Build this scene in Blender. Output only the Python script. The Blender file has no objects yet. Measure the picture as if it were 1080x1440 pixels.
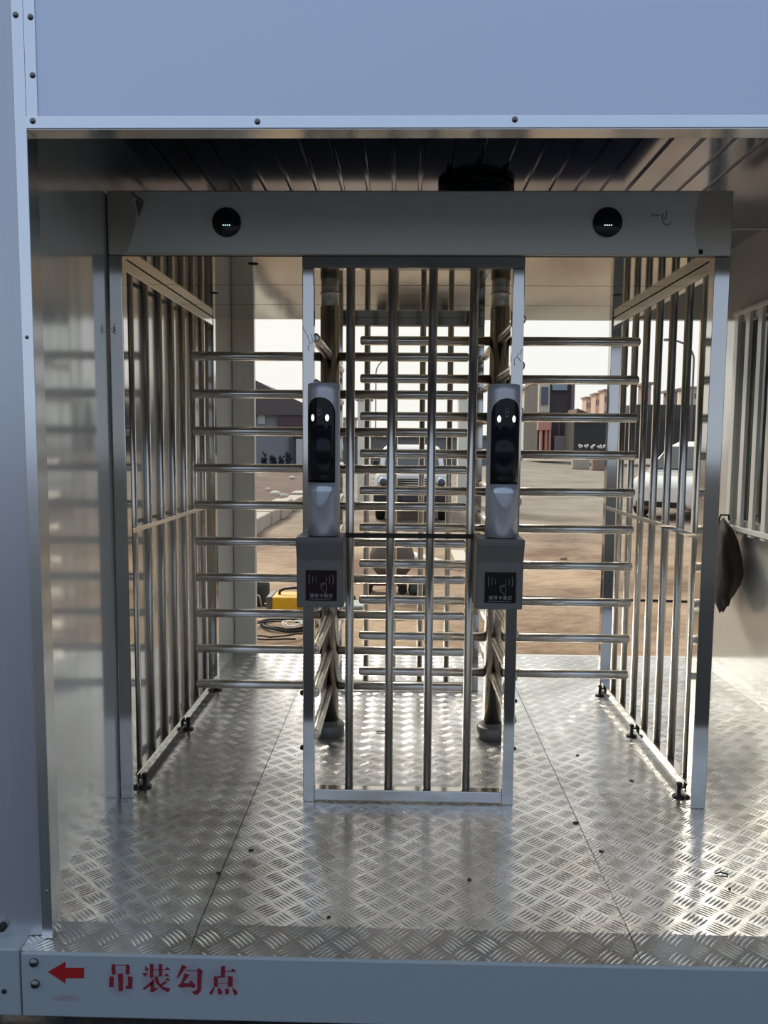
import bpy, bmesh, math, random
from mathutils import Vector, Matrix
random.seed(7)
PI = math.pi
S = bpy.context.scene
COL = S.collection
GZ = -0.25            # outdoor ground, the container floor is z = 0

# ------------------------------------------------------------------ camera
YAW, PITCH, ROLL, FPX, CH = .0227, .0890, .0078, 1085.0, 1.4
f0 = Vector((-math.sin(YAW), math.cos(YAW), 0)); r0 = Vector((math.cos(YAW), math.sin(YAW), 0)); u0 = Vector((0, 0, 1))
fw = f0*math.cos(PITCH) - u0*math.sin(PITCH); up = u0*math.cos(PITCH) + f0*math.sin(PITCH)
rr = r0*math.cos(ROLL) + up*math.sin(ROLL); uu = up*math.cos(ROLL) - r0*math.sin(ROLL)
cam = bpy.data.cameras.new('camera'); co = bpy.data.objects.new('camera', cam); COL.objects.link(co)
cam.sensor_fit = 'HORIZONTAL'; cam.sensor_width = 36; cam.lens = 36*FPX/1080; cam.clip_start = .05; cam.clip_end = 2000
co.matrix_world = Matrix(((rr.x, uu.x, -fw.x, 0), (rr.y, uu.y, -fw.y, 0), (rr.z, uu.z, -fw.z, CH), (0, 0, 0, 1)))
S.camera = co
def ray(px, py): return fw + rr*((px-540)/FPX) - uu*((py-720)/FPX)
def onY(px, py, y):
    d = ray(px, py); t = y/d.y; return Vector((d.x*t, y, CH + d.z*t))
def onZ(px, py, z=GZ):
    d = ray(px, py); t = (z-CH)/d.z; return Vector((d.x*t, d.y*t, z))

# ------------------------------------------------------------------ mesh builder
class MB:
    def __init__(s): s.bm = bmesh.new(); s.smooth = False
    def box(s, a, b, bev=0, seg=2):
        x0, y0, z0 = a; x1, y1, z1 = b
        r = bmesh.ops.create_cube(s.bm, size=1)
        for v in r['verts']:
            v.co = Vector(((x0+x1)/2+v.co.x*(x1-x0), (y0+y1)/2+v.co.y*(y1-y0), (z0+z1)/2+v.co.z*(z1-z0)))
        if bev:
            es = list({e for v in r['verts'] for e in v.link_edges})
            bmesh.ops.bevel(s.bm, geom=es, offset=bev, segments=seg, affect='EDGES', profile=.5)
        return s
    def ring(s, pts): return [s.bm.verts.new(p) for p in pts]
    def bridge(s, A, B, sm=True):
        n = len(A)
        for i in range(n):
            f = s.bm.faces.new((A[i], A[(i+1) % n], B[(i+1) % n], B[i])); f.smooth = sm
    def cap(s, A, flip=False):
        try: s.bm.faces.new(A[::-1] if flip else A)
        except ValueError: pass
    def tube(s, pts, rad, n=16, caps=True):
        pts = [Vector(p) for p in pts]; rads = rad if isinstance(rad, (list, tuple)) else [rad]*len(pts)
        prev = None; first = None; nrm = None
        for i, p in enumerate(pts):
            t = (pts[min(i+1, len(pts)-1)] - pts[max(i-1, 0)]).normalized()
            if nrm is None:
                a = Vector((0, 0, 1)) if abs(t.z) < .9 else Vector((1, 0, 0)); nrm = t.cross(a).normalized()
            nrm = (nrm - t*nrm.dot(t)).normalized(); b = t.cross(nrm)
            R = s.ring([p + (nrm*math.cos(2*PI*k/n) + b*math.sin(2*PI*k/n))*rads[i] for k in range(n)])
            if prev: s.bridge(prev, R)
            else: first = R
            prev = R
        if caps: s.cap(first, True); s.cap(prev)
        return s
    def lathe(s, c, prof, n=32, axis='Z'):
        """prof: (radius, height) pairs about an axis through c"""
        c = Vector(c); prev = None; first = None
        for r_, h in prof:
            P = []
            for k in range(n):
                a = 2*PI*k/n; u, v = r_*math.cos(a), r_*math.sin(a)
                P.append(c + (Vector((u, v, h)) if axis == 'Z' else Vector((u, h, v)) if axis == 'Y' else Vector((h, u, v))))
            R = s.ring(P)
            if prev: s.bridge(prev, R)
            else: first = R
            prev = R
        s.cap(first, True); s.cap(prev); return s
    def prism(s, pts, d):
        """pts: closed outline (3D), extruded by vector d"""
        d = Vector(d); A = s.ring([Vector(p) for p in pts]); B = s.ring([Vector(p)+d for p in pts])
        s.bridge(A, B, False); s.cap(A, True); s.cap(B); return s
    def loft(s, rings, sm=True, caps=True):
        prev = None; first = None
        for P in rings:
            R = s.ring(P)
            if prev: s.bridge(prev, R, sm)
            else: first = R
            prev = R
        if caps: s.cap(first, True); s.cap(prev)
        return s
    def ball(s, c, r, sx=1, sy=1, sz=1, sub=2, jit=0):
        m = Matrix.Translation(c) @ Matrix.Diagonal((sx, sy, sz, 1))
        g = bmesh.ops.create_icosphere(s.bm, subdivisions=sub, radius=r, matrix=m)
        for v in g['verts']:
            if jit: v.co += Vector((random.uniform(-1, 1), random.uniform(-1, 1), random.uniform(-1, 1)))*jit
            for f in v.link_faces: f.smooth = True
        return s
    def build(s, name, mat, parent=None, loc=None, **tags):
        bmesh.ops.recalc_face_normals(s.bm, faces=s.bm.faces)
        me = bpy.data.meshes.new(name); s.bm.to_mesh(me); s.bm.free()
        me.materials.append(mat)
        o = bpy.data.objects.new(name, me); COL.objects.link(o)
        if parent: o.parent = parent
        if parent and parent.get('_off'):
            off = Vector(parent['_off']); me.transform(Matrix.Translation(-off)); o['_off'] = parent['_off']
        if loc: o.location = loc
        for k, v in tags.items(): o[k] = v
        return o
def empty(name, loc, label, category, group=None):
    o = bpy.data.objects.new(name, None); COL.objects.link(o); o.location = loc; o.empty_display_size = .05
    o['label'] = label; o['category'] = category; o['_off'] = tuple(loc)
    if group: o['group'] = group
    return o
def tag(o, label, category, group=None, kind=None):
    if label: o['label'] = label
    if category: o['category'] = category
    if group: o['group'] = group
    if kind: o['kind'] = kind
    return o
def structure(o, label=None):
    o['kind'] = 'structure'
    if label: o['label'] = label
    return o
def rrect(cx, cz, w, h, r, y, n=4):
    r = min(r, w/2-.001, h/2-.001); P = []
    for qx, qz, a0 in ((1, 1, 0), (-1, 1, 90), (-1, -1, 180), (1, -1, 270)):
        for k in range(n+1):
            a = math.radians(a0+90*k/n); P.append((cx+qx*(w/2-r)+r*math.cos(a), y, cz+qz*(h/2-r)+r*math.sin(a)))
    return P

# ------------------------------------------------------------------ materials
def newmat(name):
    m = bpy.data.materials.new(name); m.use_nodes = True; nt = m.node_tree
    return m, nt, nt.nodes['Principled BSDF']
def lin(c): return tuple((x/255/12.92 if x/255 <= .04045 else ((x/255+.055)/1.055)**2.4) for x in c) + (1,)
def mat(name, col, rough=.5, metal=0, bump=0, bscale=30, vary=0, vscale=3, spec=.5, stretch=None, emit=None, est=0, coat=0):
    m, nt, b = newmat(name); L = nt.links
    c = lin(col); b.inputs['Base Color'].default_value = c; b.inputs['Roughness'].default_value = rough
    b.inputs['Metallic'].default_value = metal; b.inputs['Specular IOR Level'].default_value = spec
    b.inputs['Coat Weight'].default_value = coat; b.inputs['Coat Roughness'].default_value = .08
    tc = nt.nodes.new('ShaderNodeTexCoord'); mp = nt.nodes.new('ShaderNodeMapping'); L.new(tc.outputs['Object'], mp.inputs['Vector'])
    if stretch: mp.inputs['Scale'].default_value = stretch
    if vary:
        n = nt.nodes.new('ShaderNodeTexNoise'); n.inputs['Scale'].default_value = vscale; n.inputs['Detail'].default_value = 6
        L.new(mp.outputs[0], n.inputs['Vector'])
        mx = nt.nodes.new('ShaderNodeMix'); mx.data_type = 'RGBA'
        mx.inputs['A'].default_value = tuple(x*(1-vary) for x in c[:3])+(1,); mx.inputs['B'].default_value = tuple(min(1, x*(1+vary)) for x in c[:3])+(1,)
        L.new(n.outputs['Fac'], mx.inputs['Factor']); L.new(mx.outputs['Result'], b.inputs['Base Color'])
        r = nt.nodes.new('ShaderNodeMapRange'); r.inputs['To Min'].default_value = max(.02, rough*.75); r.inputs['To Max'].default_value = min(1, rough*1.25)
        L.new(n.outputs['Fac'], r.inputs['Value']); L.new(r.outputs[0], b.inputs['Roughness'])
    if bump:
        n = nt.nodes.new('ShaderNodeTexNoise'); n.inputs['Scale'].default_value = bscale; n.inputs['Detail'].default_value = 4
        L.new(mp.outputs[0], n.inputs['Vector']); bp = nt.nodes.new('ShaderNodeBump'); bp.inputs['Strength'].default_value = bump; bp.inputs['Distance'].default_value = .02
        L.new(n.outputs['Fac'], bp.inputs['Height']); L.new(bp.outputs[0], b.inputs['Normal'])
    if emit: b.inputs['Emission Color'].default_value = lin(emit); b.inputs['Emission Strength'].default_value = est
    return m
def mth(nt, op, a, b=None, c=None):
    n = nt.nodes.new('ShaderNodeMath'); n.operation = op
    for i, v in enumerate((a, b, c)):
        if v is None: continue
        if isinstance(v, (int, float)): n.inputs[i].default_value = v
        else: nt.links.new(v, n.inputs[i])
    return n.outputs[0]

STEEL = mat('stainless_tube', (212, 205, 194), .24, 1, vary=.06, vscale=8, bump=.02, bscale=4)
STEELP = mat('stainless_post', (200, 197, 190), .09, 1, bump=.015, bscale=3, vary=.06, vscale=6)
BRUSH = mat('stainless_sheet', (212, 204, 188), .35, .5, vary=.05, vscale=2)
FILM = mat('protective_film', (232, 232, 222), .45, .1, vary=.05, vscale=2)
SOFFIT = mat('polished_sheet', (172, 170, 158), .07, 1, bump=.05, bscale=2.2, vary=.04, vscale=3)
GALV = mat('galvanised_trim', (222, 226, 228), .2, .95, vary=.04, vscale=4)
SCREW = mat('screw_zinc', (110, 112, 112), .35, 1)
DARKM = mat('dark_iron', (48, 42, 36), .5, .6, vary=.2)
BLACKP = mat('black_plastic', (14, 16, 18), .22, 0)
GLASSB = mat('black_screen_glass', (6, 8, 11), .16, 0, spec=.25)
SILVER = mat('silver_paint', (190, 190, 194), .33, .45)
GREYM = mat('grey_powder_coat', (104, 101, 95), .42, .2, vary=.04)
LEDW = mat('white_led', (245, 245, 240), .3, 0, emit=(255, 255, 250), est=1.1)
LEDG = mat('green_white_led', (200, 235, 220), .3, 0, emit=(200, 240, 225), est=1.0)
RUBBER = mat('rubber', (22, 22, 23), .75)
INK = mat('marker_ink', (35, 33, 34), .6)
BEAMP = None
WHITEP = mat('white_paint', (214, 214, 208), .25, coat=.3)
CARW = mat('car_white', (226, 223, 214), .2, coat=.6)
CARGLASS = mat('car_glass', (40, 52, 58), .06, 0, spec=.9)
CHROME = mat('chrome', (215, 215, 215), .08, 1)
RED = mat('red_spray', (112, 18, 34), .7)
ARROWR = mat('red_arrow_sticker', (150, 22, 26), .45)
YEL = mat('yellow_enamel', (226, 168, 22), .4)
PANG = mat('white_line', (150, 140, 142), .5)

def panel_mat(name, col, rough, axis, pitch, amt, coat=.0, metal=0):
    """lacquered sheet metal with fine parallel rolled lines; axis: coordinate the lines repeat along"""
    m, nt, b = newmat(name); L = nt.links
    b.inputs['Base Color'].default_value = lin(col); b.inputs['Roughness'].default_value = rough
    b.inputs['Coat Weight'].default_value = coat; b.inputs['Coat Roughness'].default_value = .1
    b.inputs['Specular IOR Level'].default_value = .7; b.inputs['Metallic'].default_value = metal
    tc = nt.nodes.new('ShaderNodeTexCoord'); sp = nt.nodes.new('ShaderNodeSeparateXYZ'); L.new(tc.outputs['Object'], sp.inputs[0])
    u = sp.outputs[axis]
    w = mth(nt, 'SINE', mth(nt, 'MULTIPLY', u, 2*PI/pitch))
    w2 = mth(nt, 'SINE', mth(nt, 'MULTIPLY', u, 2*PI/(pitch*6.3)))
    h = mth(nt, 'ADD', mth(nt, 'MULTIPLY', w, .5), w2)
    n = nt.nodes.new('ShaderNodeTexNoise'); n.inputs['Scale'].default_value = 1.3; n.inputs['Detail'].default_value = 2
    L.new(tc.outputs['Object'], n.inputs['Vector'])
    h = mth(nt, 'ADD', h, mth(nt, 'MULTIPLY', n.outputs['Fac'], 8))
    bp = nt.nodes.new('ShaderNodeBump'); bp.inputs['Strength'].default_value = 1; bp.inputs['Distance'].default_value = amt
    L.new(h, bp.inputs['Height']); L.new(bp.outputs[0], b.inputs['Normal']); L.new(bp.outputs[0], b.inputs['Coat Normal'])
    return m
WALLX = panel_mat('wall_panel', (206, 206, 200), .14, 1, .11, .00022, .8, .3)
WALLF = panel_mat('facade_panel', (186, 190, 196), .28, 0, .11, .0006, .4, .6)
HEADP = mat('header_panel', (198, 208, 226), .42, .5, vary=.02, vscale=1.5)
CEILM = mat('ceiling_panel', (158, 165, 182), .1, .8, vary=.05, vscale=1.2)
PILL = panel_mat('pillar_panel', (212, 212, 203), .25, 0, .05, .0006, .4)

def tread_mat():
    m, nt, b = newmat('tread_plate'); L = nt.links
    tc = nt.nodes.new('ShaderNodeTexCoord'); sp = nt.nodes.new('ShaderNodeSeparateXYZ'); L.new(tc.outputs['Object'], sp.inputs[0])
    x, y = sp.outputs[0], sp.outputs[1]
    xs = mth(nt, 'DIVIDE', x, .098); ys = mth(nt, 'DIVIDE', y, .086)
    u = mth(nt, 'ADD', xs, ys); v = mth(nt, 'SUBTRACT', xs, ys)
    fu, fv = mth(nt, 'FLOOR', u), mth(nt, 'FLOOR', v)
    cu = mth(nt, 'SUBTRACT', mth(nt, 'SUBTRACT', u, fu), .5); cv = mth(nt, 'SUBTRACT', mth(nt, 'SUBTRACT', v, fv), .5)
    par = mth(nt, 'ABSOLUTE', mth(nt, 'MODULO', mth(nt, 'ADD', fu, fv), 2))     # 0 / 1
    par = mth(nt, 'GREATER_THAN', par, .5)
    npar = mth(nt, 'SUBTRACT', 1, par)
    al = mth(nt, 'ADD', mth(nt, 'MULTIPLY', cu, par), mth(nt, 'MULTIPLY', cv, npar))
    ac = mth(nt, 'ADD', mth(nt, 'MULTIPLY', cv, par), mth(nt, 'MULTIPLY', cu, npar))
    k = mth(nt, 'MULTIPLY', ac, 5.4)
    kf = mth(nt, 'ABSOLUTE', mth(nt, 'SUBTRACT', k, mth(nt, 'ROUND', k)))        # 0 at bar centre
    lens = mth(nt, 'SUBTRACT', 1, mth(nt, 'POWER', mth(nt, 'MULTIPLY', mth(nt, 'ABSOLUTE', al), 2.25), 2))
    wdt = mth(nt, 'MULTIPLY', mth(nt, 'MAXIMUM', lens, 0), .34)
    h = mth(nt, 'MAXIMUM', mth(nt, 'SUBTRACT', wdt, kf), 0)
    h = mth(nt, 'MULTIPLY', mth(nt, 'POWER', mth(nt, 'MULTIPLY', h, 3), .7), mth(nt, 'LESS_THAN', mth(nt, 'ABSOLUTE', k), 2.5))
    n = nt.nodes.new('ShaderNodeTexNoise'); n.inputs['Scale'].default_value = 3.0; n.inputs['Detail'].default_value = 8; L.new(tc.outputs['Object'], n.inputs['Vector'])
    n2 = nt.nodes.new('ShaderNodeTexNoise'); n2.inputs['Scale'].default_value = 45; n2.inputs['Detail'].default_value = 4; L.new(tc.outputs['Object'], n2.inputs['Vector'])
    hh = mth(nt, 'ADD', mth(nt, 'MULTIPLY', h, .0019), mth(nt, 'ADD', mth(nt, 'MULTIPLY', n.outputs['Fac'], .0022), mth(nt, 'MULTIPLY', n2.outputs['Fac'], .00012)))
    bp = nt.nodes.new('ShaderNodeBump'); bp.inputs['Strength'].default_value = .8; bp.inputs['Distance'].default_value = 1
    L.new(hh, bp.inputs['Height']); L.new(bp.outputs[0], b.inputs['Normal'])
    cr = nt.nodes.new('ShaderNodeValToRGB'); L.new(n.outputs['Fac'], cr.inputs['Fac'])
    cr.color_ramp.elements[0].position = .3; cr.color_ramp.elements[0].color = lin((190, 188, 182)); cr.color_ramp.elements[1].position = .62; cr.color_ramp.elements[1].color = lin((228, 228, 226))
    L.new(cr.outputs[0], b.inputs['Base Color'])
    b.inputs['Metallic'].default_value = .88
    ro = mth(nt, 'ADD', .17, mth(nt, 'MULTIPLY', n2.outputs['Fac'], .12)); L.new(ro, b.inputs['Roughness'])
    return m
TREAD = tread_mat()

def ground_mat():
    m, nt, b = newmat('dirt_ground'); L = nt.links
    tc = nt.nodes.new('ShaderNodeTexCoord'); sp = nt.nodes.new('ShaderNodeSeparateXYZ'); L.new(tc.outputs['Object'], sp.inputs[0])
    n = nt.nodes.new('ShaderNodeTexNoise'); n.inputs['Scale'].default_value = .55; n.inputs['Detail'].default_value = 9; n.inputs['Roughness'].default_value = .65; L.new(tc.outputs['Object'], n.inputs['Vector'])
    n2 = nt.nodes.new('ShaderNodeTexNoise'); n2.inputs['Scale'].default_value = 7; n2.inputs['Detail'].default_value = 8; L.new(tc.outputs['Object'], n2.inputs['Vector'])
    cr = nt.nodes.new('ShaderNodeValToRGB'); L.new(n.outputs['Fac'], cr.inputs['Fac']); e = cr.color_ramp.elements
    e[0].position = .36; e[0].color = lin((114, 88, 66)); e[1].position = .6; e[1].color = lin((176, 150, 120))
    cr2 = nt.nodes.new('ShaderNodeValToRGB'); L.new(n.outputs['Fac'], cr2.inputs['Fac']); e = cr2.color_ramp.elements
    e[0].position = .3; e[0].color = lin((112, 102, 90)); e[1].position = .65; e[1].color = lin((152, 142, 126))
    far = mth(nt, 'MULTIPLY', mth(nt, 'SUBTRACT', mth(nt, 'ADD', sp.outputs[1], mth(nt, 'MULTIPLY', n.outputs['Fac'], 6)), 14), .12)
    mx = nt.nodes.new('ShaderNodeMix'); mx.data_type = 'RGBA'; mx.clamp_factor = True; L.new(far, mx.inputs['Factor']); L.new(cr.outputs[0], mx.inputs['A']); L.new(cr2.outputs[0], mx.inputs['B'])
    # dark grey apron in front of the container, shade put into its colour
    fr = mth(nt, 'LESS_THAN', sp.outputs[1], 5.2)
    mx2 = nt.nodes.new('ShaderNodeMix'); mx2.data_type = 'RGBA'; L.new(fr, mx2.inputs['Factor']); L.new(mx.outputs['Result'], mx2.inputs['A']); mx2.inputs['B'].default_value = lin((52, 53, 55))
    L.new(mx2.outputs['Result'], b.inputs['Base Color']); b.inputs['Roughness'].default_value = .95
    bp = nt.nodes.new('ShaderNodeBump'); bp.inputs['Strength'].default_value = .8; bp.inputs['Distance'].default_value = .06
    L.new(mth(nt, 'ADD', n2.outputs['Fac'], n.outputs['Fac']), bp.inputs['Height']); L.new(bp.outputs[0], b.inputs['Normal'])
    return m
GROUND = ground_mat()

def beam_mat():
    """white painted beam with a faint red overspray around the stencilled writing"""
    m, nt, b = newmat('painted_beam'); L = nt.links
    tc = nt.nodes.new('ShaderNodeTexCoord'); sp = nt.nodes.new('ShaderNodeSeparateXYZ'); L.new(tc.outputs['Object'], sp.inputs[0])
    n = nt.nodes.new('ShaderNodeTexNoise'); n.inputs['Scale'].default_value = 14; n.inputs['Detail'].default_value = 5; L.new(tc.outputs['Object'], n.inputs['Vector'])
    def blob(cx, cz, sx, sz):
        a = mth(nt, 'POWER', mth(nt, 'DIVIDE', mth(nt, 'SUBTRACT', sp.outputs[0], cx), sx), 2); c = mth(nt, 'POWER', mth(nt, 'DIVIDE', mth(nt, 'SUBTRACT', sp.outputs[2], cz), sz), 2)
        return mth(nt, 'MAXIMUM', mth(nt, 'SUBTRACT', 1, mth(nt, 'ADD', a, c)), 0)
    tot = None
    for cx, cz, sx, sz in BLOBS:
        v = blob(cx, cz, sx, sz); tot = v if tot is None else mth(nt, 'MAXIMUM', tot, v)
    fac = mth(nt, 'MULTIPLY', mth(nt, 'MULTIPLY', tot, n.outputs['Fac']), .75)
    mx = nt.nodes.new('ShaderNodeMix'); mx.data_type = 'RGBA'; mx.inputs['A'].default_value = lin((142, 152, 158)); mx.inputs['B'].default_value = lin((130, 66, 86))
    L.new(fac, mx.inputs['Factor']); L.new(mx.outputs['Result'], b.inputs['Base Color']); b.inputs['Roughness'].default_value = .4
    return m

# ------------------------------------------------------------------ container shell
XL, XR, YF, YB = -1.10, 1.946, 2.05, 5.05
ZC, ZH = 2.567, 2.2
# floor: three tread plates butted together, front edge slightly folded down
m = MB()
for x0, x1 in ((XL-.03, -.579), (-.576, .667), (.670, XR+.03)):
    m.prism([(x0, 2.003, -.012), (x0, 2.12, 0), (x0, YB, 0), (x0, YB, -.05), (x0, 2.003, -.05)], (x1-x0, 0, 0))
structure(m.build('floor', TREAD), 'aluminium tread plate floor of the container')
# front base beam, fixed to the container
BLOBS = []
for px, py, w in ((171, 1377, .075), (221, 1376, .08), (268, 1377, .08), (314, 1379, .08)):
    p = onY(px, py, 2.0); BLOBS.append((p.x, p.z, w*.62, .055))
p = onY(95, 1402, 2.0); BLOBS.append((p.x, p.z, .05, .012))
BEAMP = beam_mat()
m = MB(); m.box((-1.043, 1.995, -.2), (2.6, 2.06, -.014), .004)
structure(m.build('trim_5', BEAMP), 'painted steel base beam under the tread plate floor')
m = MB(); m.box((-1.22, 1.995, -.2), (-1.047, 2.10, -.004), .004); m.box((-2.6, 1.995, -.2), (-1.226, 2.06, -.004), .004)
structure(m.build('trim_6', BEAMP), 'painted corner casting block left of the base beam')
# rear base beam
m = MB(); m.box((-1.2, YB+.001, -.2), (2.1, YB+.04, -.002), .003)
structure(m.build('trim_7', WHITEP), 'rear base beam under the far edge of the floor')
# side walls, header panels, pillars
def grooved_wall(x, out, y0, y1, z0, z1, pitch=.25, holes=None):
    m = MB()
    if not holes:
        m.box((min(x, x+out), y0, z0), (max(x, x+out), y1, z1))
    else:
        (a, b, c, d) = holes
        X0, X1 = min(x, x+out), max(x, x+out)
        m.box((X0, y0, z0), (X1, a, z1)); m.box((X0, b, z0), (X1, y1, z1)); m.box((X0, a, z0), (X1, b, c)); m.box((X0, a, d), (X1, b, z1))
    return m
structure(grooved_wall(XL, -.05, 2.105, YB, -.01, ZC).build('wall_left', WALLX), 'glossy off white panel wall left of the turnstile')
WY0, WY1, WZ0, WZ1 = 2.9, 4.56, .96, 2.12
structure(grooved_wall(XR, .05, 2.105, YB, -.01, ZC, holes=(WY0, WY1, WZ0, WZ1)).build('wall_right', WALLX), 'glossy off white panel wall at the right edge')
m = MB(); m.box((-.985, YF, ZH+.001), (2.6, YF+.05, 4.0)); structure(m.build('wall_front', HEADP), 'plain pale header panel over the opening')  # height above the view added to shade the ground in front
m = MB(); m.box((XL-.05, YB-.05, 2.19), (XR+.05, YB, ZC)); structure(m.build('wall_back', WALLX), 'header panel above the rear opening')
# rear corner returns
m = MB(); m.box((XL+.001, YB-.05, 0), (-.955, YB, 2.189), .006); structure(m.build('trim_8', PILL), 'white corner return left of the rear opening')
m = MB(); m.box((1.885, YB-.05, 0), (XR-.001, YB, 2.189), .006); structure(m.build('trim_9', PILL), 'white corner return right of the rear opening')
# ceiling of ribbed panels
m = MB(); prof = [(XL-.05, ZC)]
xs = []
g = 1.374
while g > XL: xs.append(g); g -= .1185
for g in reversed(xs): prof += [(g-.011, ZC), (g-.005, ZC+.012), (g+.005, ZC+.012), (g+.011, ZC)]
prof += [(XR+.05, ZC), (XR+.05, ZC+.06), (XL-.05, ZC+.06)]
m.prism([(x, 2.10, z) for x, z in prof], (0, YB-2.1, 0)); structure(m.build('ceiling', CEILM), 'ribbed glossy ceiling panels')
m = MB(); m.box((1.42, 4.31, ZC-.004), (XR-.001, 4.325, ZC-.0005)); structure(m.build('trim_10', WHITEP), 'white joint strip across the smooth end of the ceiling')
# facade left of the opening: soft corrugation
m = MB(); top = []; n = 60
for i in range(n+1):
    x = -2.6 + (2.6-1.003)*i/n
    top.append((x, YF+.004+.008*(0.5+.5*math.cos(i*1.05))))
pts = [(x, y, -.004) for x, y in top] + [(-1.003, YF+.05, -.004), (-2.6, YF+.05, -.004)]
m.prism(pts, (0, 0, 4.0)); structure(m.build('wall_left_front', WALLF), 'corrugated pale facade left of the opening')
# galvanised angle trims
m = MB(); m.box((-1.006, YF-.003, -.004), (-.976, YF+.0, 4.0), .001); m.box((-.979, YF, -.004), (-.976, YF+.055, ZH)); m.box((-1.10, YF+.05, -.004), (-.979, YF+.056, ZC))
structure(m.build('trim_1', GALV), 'galvanised corner trim up the left side of the opening')
m = MB(); m.box((-.975, YF-.003, ZH), (-.946, YF, 4.0), .001); structure(m.build('trim_2', GALV), 'short galvanised strip left of the header panel')
m = MB(); m.box((-.975, YF-.006, ZH), (2.6, YF-.003, ZH+.03), .001); m.box((-.975, YF-.003, ZH-.002), (2.6, YF+.056, ZH)); m.box((-.975, YF+.052, ZH), (2.6, YF+.056, ZH+.03))
structure(m.build('trim_3', GALV), 'galvanised trim along the bottom of the header panel')
# rivets and bolts on the trims and beam
k = 0
sc = None
for px, py, r_ in ((21, 20, .006), (42, 23, .006), (45, 105, .006), (46, 170, .006), (362, 171, .006), (724, 168, .006), (37, 474, .004), (66, 1254, .004)):
    p = onY(px, py, YF-.006)
    o = MB().lathe((0, 0, 0), [(r_*1.3, 0), (r_*1.3, -.001), (r_, -.003), (r_*.5, -.005)], 14, 'Y').build('trim_screw', SCREW)
    o.location = (p.x, YF-.003 if py not in (170, 171, 168) else YF-.006, p.z); 
    where = {(21,20):'highest screw on the left corner trim', (42,23):'highest screw on the short strip left of the header panel', (45,105):'middle screw on the short strip left of the header panel', (46,170):'screw where the short strip meets the header trim', (362,171):'dark screw on the header trim above the left indicator light', (724,168):'dark screw on the header trim above the right gate post', (37,474):'small rivet halfway up the left corner trim', (66,1254):'small rivet near the foot of the left corner trim'}[(px,py)]
    tag(o, where, 'screw', 'screws on the galvanised trims')
for px, py, w in ((48, 1353, 'upper'), (50, 1383, 'lower')):
    p = onY(px, py, 1.995)
    o = MB().lathe((0, 0, 0), [(.0125, 0), (.0125, -.003), (.010, -.008), (.005, -.011)], 20, 'Y').build('hex_bolt', SCREW); o.location = (p.x, 1.995, p.z)
    tag(o, w+' round head bolt on the base beam left of the red arrow', 'bolt', 'bolts beside the red arrow')
for px, py, rad, w in ((2, 1305, .012, 'dark round hole plug on the facade at the left edge'), (6, 1394, .007, 'small black plug low on the corner block')):
    yy = 2.045 if py < 1320 else 1.995
    p = onY(px, py, yy); o = MB().lathe((0, 0, 0), [(rad, .01), (rad, -.002), (rad*.6, -.003)], 20, 'Y').build('hole_plug', RUBBER); o.location = (p.x, yy, p.z); tag(o, w, 'plug')
# block supports under the beam
for x0, x1, w in ((.19, .41, 'concrete block under the base beam right of centre'), (-1.5, -1.16, 'concrete block under the left corner of the container')):
    m = MB().box((x0, 1.99 if x0 > 0 else 1.95, GZ), (x1, 2.3, -.2), .006); tag(m.build('concrete_block', mat('block_concrete', (120, 118, 116), .9, vary=.15, vscale=12)), w, 'block')
# ground
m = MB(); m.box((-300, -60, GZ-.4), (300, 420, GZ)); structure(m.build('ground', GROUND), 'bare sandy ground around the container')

# stencilled writing on the base beam
def stencil(name, polys, ox, oy, sc_, mt, label, cat, yy=1.9945):
    m = MB()
    for poly in polys:
        m.prism([onY(ox+x/sc_, oy+y/sc_, yy) for x, y in poly], (0, .0008, 0))
    o = m.build(name, mt); tag(o, label, cat); return o
def ln(x0, y0, x1, y1, w=9): return [(x0, y0-w/2), (x1, y1-w/2), (x1, y1+w/2), (x0, y0+w/2)]
stencil('painted_character', [[(130,120),(185,120),(190,270),(140,280),(125,200)], ln(185,134,345,134,10), [(345,120),(400,130),(405,270),(340,272)], [(100,300),(160,310),(158,462),(88,468),(92,380)], [(225,265),(300,260),(300,525),(235,532)], [(375,300),(447,315),(442,490),(345,495),(345,450),(378,440)]], 145, 1345, 10.8, RED, 'dark red stencilled character next to the arrow, leftmost of four', 'writing')
stencil('painted_character', [[(635,145),(690,190),(682,222),(640,215)], [(590,255),(690,248),(630,308)], [(706,116),(764,116),(760,320),(715,332)], ln(762,200,846,204), [(845,118),(897,118),(897,302),(845,302)], ln(758,298,850,300), ln(895,200,940,203), [(932,206),(975,162),(1022,206)], [(922,298),(965,255),(1008,302)], [(948,352),(985,322),(1018,372),(960,366)], [(775,320),(828,312),(855,400),(905,460),(1022,490),(988,548),(900,502),(800,405)], [(598,490),(720,390),(760,345),(772,370),(735,432),(622,508)], [(724,402),(775,378),(775,482),(852,472),(762,545),(716,542)], [(868,430),(940,372),(972,390),(892,452)]], 145, 1345, 10.8, RED, 'dark red stencilled character, second from the arrow', 'writing')
stencil('painted_character', [[(175,125),(247,155),(112,325),(86,328)], ln(225,214,410,216,12), [(405,190),(430,178),(486,222),(470,300),(462,520),(412,582),(358,578),(322,538),(380,520),(402,498)], [(210,255),(287,280),(192,400),(285,412),(283,375),(312,373),(372,430),(367,482),(290,462),(160,474),(103,450),(160,402)]], 240, 1345, 10.8, RED, 'dark red stencilled character with a hooked right stroke, third from the arrow', 'writing')
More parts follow.
